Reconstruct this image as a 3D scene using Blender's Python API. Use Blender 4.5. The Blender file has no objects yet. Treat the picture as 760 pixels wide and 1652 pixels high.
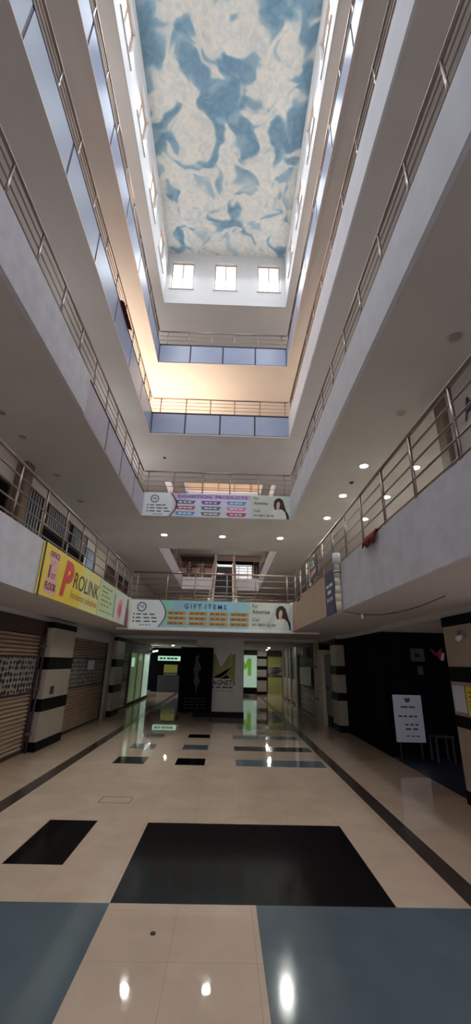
import bpy, math, random
from mathutils import Vector, Matrix
random.seed(7)
SC = bpy.context.scene
COL = SC.collection
V = Vector

# ------------------------------------------------------------------ materials
def lin(c):
    return tuple((x/12.92 if x <= .04045 else ((x+.055)/1.055)**2.4) for x in [v/255 for v in c])

def mat(name, rgb, rough=.6, metal=0., spec=.5, noise=0., nscale=3., bump=0., bscale=20., emit=None, estr=0.):
    m = bpy.data.materials.new(name); m.use_nodes = True
    nt = m.node_tree; b = nt.nodes['Principled BSDF']
    c = lin(rgb)
    b.inputs['Base Color'].default_value = (*c, 1)
    b.inputs['Roughness'].default_value = rough
    b.inputs['Metallic'].default_value = metal
    b.inputs['Specular IOR Level'].default_value = spec
    if noise or bump:
        tc = nt.nodes.new('ShaderNodeTexCoord')
    if noise:
        n = nt.nodes.new('ShaderNodeTexNoise'); n.inputs['Scale'].default_value = nscale; n.inputs['Detail'].default_value = 5
        nt.links.new(tc.outputs['Object'], n.inputs['Vector'])
        r = nt.nodes.new('ShaderNodeValToRGB')
        r.color_ramp.elements[0].position = .3; r.color_ramp.elements[1].position = .7
        r.color_ramp.elements[0].color = (*[x*(1-noise) for x in c], 1)
        r.color_ramp.elements[1].color = (*[min(1, x*(1+noise*.5)) for x in c], 1)
        nt.links.new(n.outputs['Fac'], r.inputs['Fac']); nt.links.new(r.outputs['Color'], b.inputs['Base Color'])
    if bump:
        n2 = nt.nodes.new('ShaderNodeTexNoise'); n2.inputs['Scale'].default_value = bscale
        nt.links.new(tc.outputs['Object'], n2.inputs['Vector'])
        bp = nt.nodes.new('ShaderNodeBump'); bp.inputs['Strength'].default_value = bump; bp.inputs['Distance'].default_value = .02
        nt.links.new(n2.outputs['Fac'], bp.inputs['Height']); nt.links.new(bp.outputs['Normal'], b.inputs['Normal'])
    if emit:
        b.inputs['Emission Color'].default_value = (*lin(emit), 1); b.inputs['Emission Strength'].default_value = estr
    return m

def tile_mat(name, rgb, joint, rough, tile=.54*1.335, off=(.25*1.335, .01), var=.06, width=.004, spec=.5):
    """polished tile: faint cloudy marbling and thin joints on the tile grid"""
    m = bpy.data.materials.new(name); m.use_nodes = True
    nt = m.node_tree; b = nt.nodes['Principled BSDF']; L = nt.links
    c = lin(rgb); j = lin(joint); b.inputs['Specular IOR Level'].default_value = spec
    tc = nt.nodes.new('ShaderNodeTexCoord')
    sep = nt.nodes.new('ShaderNodeSeparateXYZ'); L.new(tc.outputs['Object'], sep.inputs[0])
    def M(op, a, bb=None):
        n = nt.nodes.new('ShaderNodeMath'); n.operation = op
        for i, x in enumerate((a, bb)):
            if x is None: continue
            if isinstance(x, (int, float)): n.inputs[i].default_value = x
            else: L.new(x, n.inputs[i])
        return n.outputs[0]
    masks = []
    for i, o in ((0, off[0]), (1, off[1])):
        t = M('FRACT', M('DIVIDE', M('SUBTRACT', sep.outputs[i], o), tile))
        masks.append(M('LESS_THAN', t, width/tile*1.0))
    jm = M('MAXIMUM', masks[0], masks[1])
    n = nt.nodes.new('ShaderNodeTexNoise'); n.inputs['Scale'].default_value = 1.6; n.inputs['Detail'].default_value = 6; n.inputs['Distortion'].default_value = .8
    L.new(tc.outputs['Object'], n.inputs['Vector'])
    r = nt.nodes.new('ShaderNodeValToRGB'); r.color_ramp.elements[0].position = .3; r.color_ramp.elements[1].position = .7
    r.color_ramp.elements[0].color = (*[x*(1-var) for x in c], 1); r.color_ramp.elements[1].color = (*[x*(1+var) for x in c], 1)
    L.new(n.outputs['Fac'], r.inputs['Fac'])
    # scuffs and dust
    n3 = nt.nodes.new('ShaderNodeTexNoise'); n3.inputs['Scale'].default_value = 9; n3.inputs['Detail'].default_value = 8
    L.new(tc.outputs['Object'], n3.inputs['Vector'])
    mr = nt.nodes.new('ShaderNodeMapRange'); mr.inputs[1].default_value = .35; mr.inputs[2].default_value = .7
    mr.inputs[3].default_value = rough; mr.inputs[4].default_value = rough+.035
    L.new(n3.outputs['Fac'], mr.inputs[0]); L.new(mr.outputs[0], b.inputs['Roughness'])
    mx = nt.nodes.new('ShaderNodeMix'); mx.data_type = 'RGBA'
    L.new(jm, mx.inputs[0]); L.new(r.outputs['Color'], mx.inputs[6]); mx.inputs[7].default_value = (*j, 1)
    L.new(mx.outputs[2], b.inputs['Base Color'])
    return m

def mural_mat():
    m = bpy.data.materials.new('painted_cloud_mural'); m.use_nodes = True
    nt = m.node_tree; b = nt.nodes['Principled BSDF']; L = nt.links
    b.inputs['Roughness'].default_value = .7
    tc = nt.nodes.new('ShaderNodeTexCoord')
    n1 = nt.nodes.new('ShaderNodeTexNoise'); n1.inputs['Scale'].default_value = .9; n1.inputs['Detail'].default_value = 1.0
    L.new(tc.outputs['Object'], n1.inputs['Vector'])
    add = nt.nodes.new('ShaderNodeVectorMath'); add.operation = 'MULTIPLY_ADD'
    L.new(n1.outputs['Color'], add.inputs[0]); add.inputs[1].default_value = (1.5, 1.5, 0); L.new(tc.outputs['Object'], add.inputs[2])
    vo = nt.nodes.new('ShaderNodeTexNoise'); vo.inputs['Scale'].default_value = .85; vo.inputs['Detail'].default_value = 2.0; vo.inputs['Roughness'].default_value = .5
    vo.inputs['Distortion'].default_value = .5
    L.new(add.outputs[0], vo.inputs['Vector'])
    r = nt.nodes.new('ShaderNodeValToRGB'); e = r.color_ramp.elements
    e[0].position = .0; e[0].color = (*lin((80, 114, 138)), 1)
    e[1].position = .38; e[1].color = (*lin((104, 140, 160)), 1)
    for p, c in ((.44, (140, 166, 178)), (.475, (206, 206, 196)), (.54, (220, 214, 202)), (.64, (214, 210, 200)), (.70, (160, 180, 188))):
        x = e.new(p); x.color = (*lin(c), 1)
    L.new(vo.outputs['Fac'], r.inputs['Fac'])
    n2 = nt.nodes.new('ShaderNodeTexNoise'); n2.inputs['Scale'].default_value = 3.0; n2.inputs['Detail'].default_value = 4; n2.inputs['Distortion'].default_value = 1.5
    L.new(tc.outputs['Object'], n2.inputs['Vector'])
    mr = nt.nodes.new('ShaderNodeMapRange'); mr.inputs[1].default_value = .4; mr.inputs[2].default_value = .62; mr.inputs[3].default_value = 0; mr.inputs[4].default_value = .32
    L.new(n2.outputs['Fac'], mr.inputs[0])
    mx = nt.nodes.new('ShaderNodeMix'); mx.data_type = 'RGBA'; L.new(mr.outputs[0], mx.inputs[0])
    L.new(r.outputs['Color'], mx.inputs[6]); mx.inputs[7].default_value = (*lin((150, 172, 184)), 1)
    L.new(mx.outputs[2], b.inputs['Base Color'])
    return m

def lattice_mat():
    """perforated shutter band: pale lattice with dark hexagonal holes"""
    m = bpy.data.materials.new('shutter_lattice'); m.use_nodes = True
    nt = m.node_tree; b = nt.nodes['Principled BSDF']; L = nt.links
    tc = nt.nodes.new('ShaderNodeTexCoord'); mp = nt.nodes.new('ShaderNodeMapping'); mp.inputs['Scale'].default_value = (1, 6.4, 7.5)
    L.new(tc.outputs['Object'], mp.inputs[0])
    vo = nt.nodes.new('ShaderNodeTexVoronoi'); vo.inputs['Scale'].default_value = 1; vo.inputs['Randomness'].default_value = .28
    L.new(mp.outputs[0], vo.inputs['Vector'])
    r = nt.nodes.new('ShaderNodeValToRGB'); e = r.color_ramp.elements
    r.color_ramp.interpolation = 'CONSTANT'
    e[0].position = 0; e[0].color = (*lin((24, 20, 20)), 1); e[1].position = .43; e[1].color = (*lin((138, 130, 126)), 1)
    L.new(vo.outputs['Distance'], r.inputs['Fac']); L.new(r.outputs['Color'], b.inputs['Base Color'])
    b.inputs['Roughness'].default_value = .5
    return m

M = {}
M['plaster'] = mat('white_plaster', (214, 206, 200), .85, noise=.06, nscale=1.2)
M['soffit'] = mat('soffit_paint', (200, 195, 192), .85, noise=.05, nscale=.8)
M['upper_wall'] = mat('clerestory_white', (190, 188, 187), .8, noise=.03)
M['fascia'] = mat('fascia_paint', (208, 210, 217), .7, noise=.07, nscale=2.5)
M['fascia_old'] = mat('fascia_stained', (206, 205, 212), .75, noise=.12, nscale=3.5)
M['panel'] = mat('blue_grey_cladding', (140, 150, 176), .32, spec=.6, noise=.04, nscale=2)
M['panel_p'] = mat('pale_lilac_cladding', (184, 180, 192), .5, noise=.06, nscale=3)
M['frame'] = mat('dark_cladding_joint', (50, 40, 50), .5)
M['lip'] = mat('cladding_edge', (200, 190, 188), .5)
M['steel'] = mat('stainless_steel', (150, 136, 128), .3, metal=1.)
M['steel_d'] = mat('dull_steel', (120, 108, 104), .4, metal=.8)
M['floor_b'] = tile_mat('beige_polished_tile', (208, 184, 161), (176, 154, 134), .015, var=.07)
M['floor_k'] = tile_mat('black_polished_tile', (9, 9, 13), (14, 14, 18), .1, var=.03, spec=.2)
M['floor_g'] = tile_mat('grey_blue_tile', (90, 104, 112), (86, 98, 106), .08, var=.08, tile=1.62*1.335)
M['floor_s'] = tile_mat('brown_strip_tile', (74, 62, 58), (60, 50, 46), .16)
M['floor_n'] = tile_mat('navy_tile', (58, 68, 88), (50, 58, 74), .3)
M['gal_floor'] = mat('gallery_floor', (206, 198, 190), .4)
M['mural'] = mural_mat()
M['lattice'] = lattice_mat()
M['shutter'] = mat('beige_shutter', (158, 134, 112), .5, noise=.12, nscale=2)
M['shutter_g'] = mat('worn_shutter', (120, 98, 82), .55, noise=.2, nscale=3)
M['brown'] = mat('dark_brown_steel', (58, 42, 36), .6, noise=.25, nscale=6)
M['stone'] = mat('beige_stone', (168, 155, 140), .35, noise=.08, nscale=4)
M['pillar'] = mat('lit_pillar_stone', (208, 198, 178), .4, noise=.05, nscale=4)  # lightened stone: the light falling on the pillar is put into its colour
M['black'] = mat('black_granite', (5, 5, 7), .5, spec=.12)
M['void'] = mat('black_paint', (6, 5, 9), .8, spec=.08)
M['navy'] = mat('navy_paint', (7, 7, 18), .8, spec=.1)
M['grey'] = mat('grey_paint', (120, 116, 116), .6)
M['gbar'] = mat('grey_blue_bar_paint', (150, 154, 160), .5)
M['dkgrey'] = mat('dark_grey', (52, 50, 52), .6)
M['cream'] = mat('cream_paint', (206, 196, 172), .6)
M['white'] = mat('white_vinyl', (222, 226, 224), .5)
M['ivory'] = mat('ivory_vinyl', (200, 204, 190), .5)
M['teal'] = mat('pale_aqua_print', (150, 196, 206), .5, noise=.15, nscale=2)
M['mint'] = mat('mint_print', (140, 204, 176), .5)
M['lilac'] = mat('lilac_print', (196, 176, 216), .5, noise=.1, nscale=3)
M['palelilac'] = mat('pale_lilac_print', (206, 208, 224), .5)
M['amber'] = mat('amber_print', (186, 146, 74), .5, noise=.2, nscale=12)
M['amber_d'] = mat('dark_amber_print', (128, 74, 36), .5)
M['ink'] = mat('dark_ink', (50, 52, 62), .5)
M['ink_blue'] = mat('blue_ink', (44, 60, 110), .5)
M['purple'] = mat('purple_ink', (118, 66, 146), .5)
M['crimson'] = mat('crimson_print', (186, 66, 92), .5)
M['pink'] = mat('pink_print', (222, 130, 158), .5)
M['skyb'] = mat('sky_blue_print', (92, 150, 196), .5)
M['slate'] = mat('slate_print', (100, 104, 128), .5)
M['yellow'] = mat('yellow_vinyl', (236, 208, 66), .5, noise=.08, nscale=1.5)
M['paleyellow'] = mat('pale_yellow_vinyl', (222, 214, 140), .5)
M['palegreen'] = mat('pale_green_vinyl', (190, 206, 172), .5)
M['red'] = mat('red_print', (206, 62, 48), .5)
M['maroon'] = mat('maroon_print', (124, 46, 70), .5)
M['pinkp'] = mat('pink_patch', (226, 176, 170), .5)
M['olive'] = mat('olive_green_print', (146, 148, 62), .5)
M['skin'] = mat('printed_skin', (206, 164, 144), .6)
M['hair'] = mat('printed_hair', (44, 28, 26), .6)
M['blouse'] = mat('printed_blouse', (214, 216, 204), .6)
M['tanbanner'] = mat('tan_vinyl', (186, 162, 136), .6, noise=.1, nscale=4)
M['tan2'] = mat('faded_pink_tan', (190, 150, 134), .6)
M['navybanner'] = mat('navy_vinyl', (42, 46, 96), .5)
M['clothred'] = mat('red_cloth', (120, 30, 30), .9)
M['glassgreen'] = mat('green_lit_glass', (150, 172, 140), .15, emit=(140, 165, 120), estr=.16)
M['yellowshut'] = mat('yellow_shutter', (186, 180, 104), .5)
M['litpanel'] = mat('lit_glass_panel', (190, 220, 205), .2, emit=(190, 220, 200), estr=.28)
M['limelogo'] = mat('lime_logo', (120, 190, 60), .4, emit=(110, 180, 50), estr=.25)
M['sign_lit'] = mat('lit_sign', (200, 235, 215), .4, emit=(170, 230, 195), estr=.55)
M['lampwhite'] = mat('white_tube_lamp', (255, 255, 250), .4, emit=(240, 250, 240), estr=5)
M['lamp'] = mat('downlight_glow', (255, 252, 240), .4, emit=(246, 250, 242), estr=430)
M['lampring'] = mat('downlight_ring', (190, 184, 176), .4)
M['lampoff'] = mat('unlit_diffuser', (150, 142, 134), .5)
M['pane'] = mat('bright_window_pane', (255, 255, 255), .3, emit=(246, 250, 255), estr=1.2)
M['pane_far'] = mat('lit_shop_panel', (255, 255, 255), .3, emit=(232, 240, 240), estr=.8)
M['winframe'] = mat('window_frame_wood', (176, 150, 128), .6)
M['far_wall'] = mat('far_wall_peach', (226, 200, 176), .8)
M['esc'] = mat('escalator_cream', (222, 206, 190), .4)
M['rubber'] = mat('escalator_rubber', (22, 20, 22), .5)
M['step'] = mat('escalator_step', (34, 32, 36), .5)
M['door'] = mat('brown_door', (96, 72, 58), .6)
M['gateblue'] = mat('pale_blue_cloth', (150, 170, 190), .8)
M['poster_p'] = mat('poster_figure', (50, 32, 42), .6)
M['poster_g'] = mat('poster_grey', (40, 42, 52), .6)

# ------------------------------------------------------------------ geometry
class MB:
    def __init__(s): s.v = []; s.f = []; s.mi = []; s.mats = []
    def slot(s, m):
        if m not in s.mats: s.mats.append(m)
        return s.mats.index(m)
    def poly(s, pts, m=None):
        b = len(s.v); s.v += [tuple(p) for p in pts]; s.f.append(tuple(range(b, b+len(pts)))); s.mi.append(s.slot(m))
    def hexa(s, p, m=None):   # 8 points: bottom 4 ccw, top 4 ccw
        b = len(s.v); s.v += [tuple(x) for x in p]
        for q in ((0, 3, 2, 1), (4, 5, 6, 7), (0, 1, 5, 4), (1, 2, 6, 5), (2, 3, 7, 6), (3, 0, 4, 7)):
            s.f.append(tuple(b+i for i in q)); s.mi.append(s.slot(m))
        return s
    def box(s, x0, x1, y0, y1, z0, z1, m=None):
        x0, x1 = sorted((x0, x1)); y0, y1 = sorted((y0, y1)); z0, z1 = sorted((z0, z1))
        return s.hexa([(x0, y0, z0), (x1, y0, z0), (x1, y1, z0), (x0, y1, z0), (x0, y0, z1), (x1, y0, z1), (x1, y1, z1), (x0, y1, z1)], m)
    def bbox(s, x0, x1, y0, y1, z0, z1, c, m=None):   # box with chamfered vertical edges
        s.prism([(x0+c, y0), (x1-c, y0), (x1, y0+c), (x1, y1-c), (x1-c, y1), (x0+c, y1), (x0, y1-c), (x0, y0+c)], z0, z1, m); return s
    def prism(s, pts, z0, z1, m=None):
        n = len(pts); b = len(s.v)
        s.v += [(x, y, z0) for x, y in pts]+[(x, y, z1) for x, y in pts]
        s.f.append(tuple(b+i for i in reversed(range(n)))); s.f.append(tuple(b+n+i for i in range(n)))
        for i in range(n): s.f.append((b+i, b+(i+1) % n, b+n+(i+1) % n, b+n+i))
        s.mi += [s.slot(m)]*(n+2); return s
    def tube(s, p0, p1, r, n=10, m=None, r1=None):
        p0 = V(p0); p1 = V(p1); d = (p1-p0).normalized(); r1 = r if r1 is None else r1
        a = d.orthogonal().normalized(); c = d.cross(a); b = len(s.v)
        for p, rr in ((p0, r), (p1, r1)):
            for i in range(n):
                t = 2*math.pi*i/n; s.v.append(tuple(p+a*(math.cos(t)*rr)+c*(math.sin(t)*rr)))
        for i in range(n): s.f.append((b+i, b+(i+1) % n, b+n+(i+1) % n, b+n+i))
        s.f.append(tuple(b+i for i in reversed(range(n)))); s.f.append(tuple(b+n+i for i in range(n)))
        s.mi += [s.slot(m)]*(n+2); return s
    def path(s, pts, r, n=8, m=None):
        for a, b in zip(pts, pts[1:]): s.tube(a, b, r, n, m)
        return s
    def build(s, name, m=None, parent=None, smooth=False):
        me = bpy.data.meshes.new(name); me.from_pydata(s.v, [], s.f)
        if s.mats == [None] or not s.mats: me.materials.append(m)
        else:
            for q in s.mats: me.materials.append(q or m)
        for p, i in zip(me.polygons, s.mi):
            p.material_index = i
            if smooth: p.use_smooth = True
        me.update()
        o = bpy.data.objects.new(name, me); COL.objects.link(o)
        if parent: attach(o, parent)
        return o

def attach(o, parent):
    """parent o, keeping its place in the world: all roots are pure translations"""
    o.parent = parent
    if parent.type == 'MESH': return          # sub-part: its part already stands at the world origin
    off = V((0, 0, 0)); q = parent
    while q: off += q.location; q = q.parent
    if o.type == 'MESH' and not o.get('_rel'):
        o.matrix_parent_inverse = Matrix.Translation(-off)
def thing(name, label, cat, loc=(0, 0, 0), group=None):
    o = bpy.data.objects.new(name, None); COL.objects.link(o); o.location = loc; o.empty_display_size = .1
    o['label'] = label; o['category'] = cat
    if group: o['group'] = group
    return o
def tag(o, label, cat, group=None):
    o['label'] = label; o['category'] = cat
    if group: o['group'] = group
    return o
def struct(o): o['kind'] = 'structure'; return o

class Plane:
    """a flat sheet in the scene: u to the reader's right, v up, n towards the reader"""
    def __init__(s, o, u, v): s.o = V(o); s.u = V(u); s.v = V(v); s.n = s.u.cross(s.v)
    def p(s, a, b, c=0.): return s.o+s.u*a+s.v*b+s.n*c
    def slab(s, mb, pts, c0, c1, m=None):
        n = len(pts); b = len(mb.v)
        mb.v += [tuple(s.p(x, y, c0)) for x, y in pts]+[tuple(s.p(x, y, c1)) for x, y in pts]
        mb.f.append(tuple(b+i for i in reversed(range(n)))); mb.f.append(tuple(b+n+i for i in range(n)))
        for i in range(n): mb.f.append((b+i, b+(i+1) % n, b+n+(i+1) % n, b+n+i))
        mb.mi += [mb.slot(m)]*(n+2)
    def rect(s, a0, a1, b0, b1, c0, c1, name, m, parent):
        mb = MB(); s.slab(mb, [(a0, b0), (a1, b0), (a1, b1), (a0, b1)], c0, c1); return mb.build(name, m, parent)
    def shape(s, pts, c0, c1, name, m, parent):
        mb = MB(); s.slab(mb, pts, c0, c1); return mb.build(name, m, parent)
    def text(s, body, a, b, w, hgt, c, m, parent, name='lettering', shear=0., bold=.0):
        cu = bpy.data.curves.new(name, 'FONT'); cu.body = body; cu.size = 1; cu.extrude = .004; cu.shear = shear; cu.offset = bold; cu.resolution_u = 3
        to = bpy.data.objects.new('t', cu); COL.objects.link(to)
        bpy.context.view_layer.update()
        me = bpy.data.meshes.new_from_object(to.evaluated_get(bpy.context.evaluated_depsgraph_get()))
        bpy.data.objects.remove(to)
        xs = [v.co.x for v in me.vertices]; ys = [v.co.y for v in me.vertices]
        x0, x1, y0, y1 = min(xs), max(xs), min(ys), max(ys)
        for v in me.vertices:
            q = s.p(a+(v.co.x-x0)/(x1-x0)*w, b+(v.co.y-y0)/(y1-y0)*hgt, c+v.co.z); v.co = q
        me.name = name; me.materials.clear(); me.materials.append(m)
        o = bpy.data.objects.new(name, me); COL.objects.link(o); attach(o, parent); return o
    def lines(s, a0, a1, b, hgt, c, m, parent, n=4, name='text_line'):
        """an unreadable line of small print: word-length dashes in one mesh"""
        mb = MB(); x = a0; w = (a1-a0)/n
        for i in range(n):
            l = w*(.6+.3*random.random()); s.slab(mb, [(x, b), (x+l, b), (x+l, b+hgt), (x, b+hgt)], c, c+.002); x += w
        return mb.build(name, m, parent)
def circle(cx, cy, r, n=24, a0=0, a1=2*math.pi):
    return [(cx+r*math.cos(a0+(a1-a0)*i/n), cy+r*math.sin(a0+(a1-a0)*i/n)) for i in range(n)]

# ------------------------------------------------------------------ layout
XL, XR, YB, YN = -3.46, 2.45, 15.0, -2.0
Y2, Y3, YF, YE = 19.8, 31.8, 36.0, -5.5
XWL, XWR = -6.1, 6.3
LV = [(2.79, 3.76, 4.77), (6.97, 7.95, 8.91), (10.62, 11.62, 12.44), (14.29, 15.28, 16.14)]
ZR, ZC = 17.85, 21.17
SHL, SHR = -3.82, 3.2
ORD = ['first', 'second', 'third', 'fourth']

# ground floor, one mesh with its inlaid tile pattern
def build_floor():
    R = []
    def inl(x0, x1, y0, y1, m): R.append((x0, x1, y0, y1, m))
    k, g, s = M['floor_k'], M['floor_g'], M['floor_s']
    inl(-.8, 1.35, 3.88, 5.51, k); inl(-1.9, -1.37, 4.47, 5.54, k)
    inl(-3.6, -.8, 1.6, 3.88, g); inl(.29, 1.92, 1.6, 3.88, g); inl(1.92, 3.4, 1.6, 3.88, g)
    inl(-1.92, -1.37, 8.27, 8.83, k); inl(-.82, -.3, 8.25, 8.79, k)
    inl(-1.92, -1.41, 9.62, 10.1, g); inl(-.82, -.3, 9.6, 10.12, g)
    inl(-1.86, -1.41, 11.02, 11.45, k); inl(-.82, -.3, 11.0, 11.5, k)
    inl(.26, 1.86, 8.25, 8.76, g); inl(.26, 1.88, 9.58, 10.06, k); inl(.26, 1.86, 10.97, 11.45, g)
    inl(.4, 1.9, 12.5, 13.4, g)
    inl(.7, 1.4, 16, 25, g); inl(-2.4, -1.2, 15.5, 22, g)
    inl(1.93, 2.12, 3.88, 30, s); inl(1.93, 2.12, -5, 1.6, s)
    inl(-2.76, -2.56, 3.88, 30, s)
    inl(3.42, 7.5, 4.0, 9.3, M['floor_n'])
    xs = sorted({-7.5, 7.5}|{r[0] for r in R}|{r[1] for r in R}); ys = sorted({-5.5, 31.}|{r[2] for r in R}|{r[3] for r in R})
    mb = MB()
    vi = {}
    def vid(x, y):
        if (x, y) not in vi: vi[(x, y)] = len(mb.v); mb.v.append((x, y, 0.))
        return vi[(x, y)]
    for a, b in zip(xs, xs[1:]):
        for c, d in zip(ys, ys[1:]):
            mx, my = (a+b)/2, (c+d)/2; m = M['floor_b']
            for r in R:
                if r[0] < mx < r[1] and r[2] < my < r[3]: m = r[4]; break
            mb.f.append((vid(a, c), vid(b, c), vid(b, d), vid(a, d))); mb.mi.append(mb.slot(m))
    n = len(mb.v)
    mb.box(-7.5, 7.5, -5.5, 31, -.2, -.01, M['floor_b'])
    struct(mb.build('floor'))
build_floor()
GROUND = set(bpy.data.objects)

# galleries: slab rings around the two wells
def ring(z0, z1, name, m_side, m_top, m_soffit, near_bridge=True):
    mb = MB()
    def B(x0, x1, y0, y1):
        b = len(mb.v)
        mb.v += [(x0, y0, z0), (x1, y0, z0), (x1, y1, z0), (x0, y1, z0), (x0, y0, z1), (x1, y0, z1), (x1, y1, z1), (x0, y1, z1)]
        for q, m in (((0, 3, 2, 1), m_soffit), ((4, 5, 6, 7), m_top), ((0, 1, 5, 4), m_side), ((1, 2, 6, 5), m_side), ((2, 3, 7, 6), m_side), ((3, 0, 4, 7), m_side)):
            mb.f.append(tuple(b+i for i in q)); mb.mi.append(mb.slot(m))
    B(-7, XL, YE, YF); B(XR, 7, YE, YF)
    B(XL, XR, YE, YN); B(XL, XR, YB, Y2); B(XL, XR, Y3, YF)
    return struct(mb.build(name))
for i, (b, t, r) in enumerate(LV):
    ring(b, t-.03, 'floor', M['fascia'] if i else M['fascia_old'], M['gal_floor'], M['soffit'])
ring(ZR, ZR+.3, 'ceiling', M['upper_wall'], M['plaster'], M['soffit'])

# clerestory with its openings, and the painted ceiling
SIDE_W = [13.5, 11.2, 8.8, 6.5, 4.2, 1.9, -.4]
def wall_open(name, fixed, axis, a0, a1, z0, z1, holes, m, th):
    """wall slab on x=fixed or y=fixed, thickness th outward, with rectangular holes (a0,a1,z0,z1)"""
    ca = sorted({a0, a1}|{h[0] for h in holes}|{h[1] for h in holes}); cz = sorted({z0, z1}|{h[2] for h in holes}|{h[3] for h in holes})
    mb = MB()
    for p, q in zip(ca, ca[1:]):
        for s, t in zip(cz, cz[1:]):
            x, y = (p+q)/2, (s+t)/2
            if any(h[0] < x < h[1] and h[2] < y < h[3] for h in holes): continue
            if axis == 'x': mb.box(fixed, fixed+th, p, q, s, t)
            else: mb.box(p, q, fixed, fixed+th, s, t)
    return struct(mb.build(name, m))
wz0, wz1 = 18.8, 20.62
hs = [(c-.62, c+.62, wz0, wz1) for c in SIDE_W]
wall_open('wall_left', XL, 'x', YN, YB, ZR+.3, ZC+.2, hs, M['upper_wall'], -.28)
wall_open('wall_right', XR, 'x', YN, YB, ZR+.3, ZC+.2, hs, M['upper_wall'], .28)
BK = [-2.68, -.53, 1.62]
hb = [(c-.55, c+.55, wz0, wz1) for c in BK]
wall_open('wall_back', YB, 'y', XL-.28, XR+.28, ZR+.3, ZC+.2, hb, M['upper_wall'], .28)
wall_open('wall_front', YN, 'y', XL-.28, XR+.28, ZR+.3, ZC+.2, hb, M['upper_wall'], -.28)
struct(MB().box(XL, XR, YN, YB, ZC, ZC+.2).build('ceiling', M['mural']))
WN = [0]
def window(c, side, wide):
    WN[0] += 1
    e = bpy.data.objects.new('window_%d' % WN[0], None); COL.objects.link(e); e['kind'] = 'structure'
    h = wide/2; f = .05; d = .16
    fr = MB(); gl = MB()
    def bx(mb, a0, a1, z0, z1, n0, n1):
        if side == 'l': mb.box(XL-n0, XL-n1, a0, a1, z0, z1)
        elif side == 'r': mb.box(XR+n0, XR+n1, a0, a1, z0, z1)
        elif side == 'b': mb.box(a0, a1, YB+n0, YB+n1, z0, z1)
        else: mb.box(a0, a1, YN-n0, YN-n1, z0, z1)
    for a0, a1, z0, z1 in ((c-h, c-h+f, wz0, wz1), (c+h-f, c+h, wz0, wz1), (c-h+f, c+h-f, wz0, wz0+f), (c-h+f, c+h-f, wz1-f, wz1), (c-.025, c+.025, wz0+f, wz1-f)):
        bx(fr, a0, a1, z0, z1, d-.03, d+.05)
    bx(gl, c-h+f, c+h-f, wz0+f, wz1-f, d+.01, d+.03)
    fr.build('window_frame', M['winframe'], e); gl.build('window_pane', M['pane'], e)
    sl = MB(); bx(sl, c-h-.06, c+h+.06, wz0-.05, wz0, -.04, .02); sl.build('window_sill', M['upper_wall'], e)
for c in SIDE_W: window(c, 'l', 1.24); window(c, 'r', 1.24)
for c in BK: window(c, 'b', 1.1); window(c, 'f', 1.1)
# trim under the clerestory
struct(MB().box(XL-.02, XL+.03, YN, YB, ZR-.02, ZR+.12).box(XR-.03, XR+.02, YN, YB, ZR-.02, ZR+.12).box(XL, XR, YB-.03, YB+.02, ZR-.02, ZR+.12).build('trim_1', M['upper_wall']))

# outer walls of the galleries
TR = [1]
def cladding(kind, fixed, a0, a1, joints, b, t, pm='panel', jw=.035):
    """panelled fascia: panels, dark joints and frame, pale lower lip"""
    TR[0] += 1
    e = bpy.data.objects.new('trim_%d' % TR[0], None); COL.objects.link(e); e['kind'] = 'structure'
    def bx(mb, p, q, z0, z1, n0, n1):
        if kind == 'l': mb.box(fixed+n0, fixed+n1, p, q, z0, z1)
        elif kind == 'r': mb.box(fixed-n0, fixed-n1, p, q, z0, z1)
        else: mb.box(p, q, fixed-n0, fixed-n1, z0, z1)
    cuts = [a0]+[j for j in joints if a0 < j < a1]+[a1]
    for p, q in zip(cuts, cuts[1:]):
        mb = MB(); bx(mb, p+jw, q-jw, b+.05, t-.03, .0, .045); mb.build('cladding_panel', M[pm], e)
    fr = MB(); bx(fr, a0, a1, b+.0, t, 0, .03); fr.build('cladding_frame', M['frame'], e)
    tp = MB(); bx(tp, a0, a1, t, t+.05, -.06, .05); tp.build('cladding_capping', M['frame'], e)
    lp = MB(); bx(lp, a0, a1, b-.03, b+.012, -.02, .06); lp.build('cladding_lip', M['lip'], e)
jl = [3.45+1.87*k for k in range(-3, 7)]
jb = [XL+(XR-XL)/4*k for k in (1, 2, 3)]
b, t, r = LV[3]
cladding('l', XL, YN, YB, [3.05+1.87*k for k in range(-2, 7)], b, t); cladding('r', XR, YN, YB, [2.9+1.87*k for k in range(-2, 7)], b, t); cladding('b', YB, XL+.05, XR-.05, jb, b, t)
b, t, r = LV[2]
cladding('l', XL, YN, YB, jl, b, t); cladding('b', YB, XL+.05, XR, jb, b, t)
b, t, r = LV[1]
cladding('l', XL, 8.05, YB, [9.87, 11.5, 13.35], b, t, 'panel_p', .05)
# plaster fascia linings: the older plastered lengths stand a little proud
struct(MB().box(XL, XL+.09, YN, 8.03, LV[1][0]-.02, LV[1][1]+.02).build('trim_30', M['fascia_old']))
struct(MB().box(XR-.03, XR+.02, YN, YB, LV[2][0]-.01, LV[2][1]+.02).build('trim_31', M['fascia']))
struct(MB().box(XR-.06, XR+.02, YN, YB, LV[1][0]-.02, LV[1][1]+.02).build('trim_32', M['fascia']))
struct(MB().box(XR-.03, XR+.02, YN, YB, LV[0][0]-.02, LV[0][1]).build('trim_33', M['fascia_old']))
struct(MB().box(XL-.02, XL+.03, YN, 14.9, LV[0][0]-.02, LV[0][1]).build('trim_34', M['fascia_old']))
struct(MB().box(XL, XR, YB-.02, YB+.02, LV[1][0]-.01, LV[1][1]).build('trim_35', M['fascia']))

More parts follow.
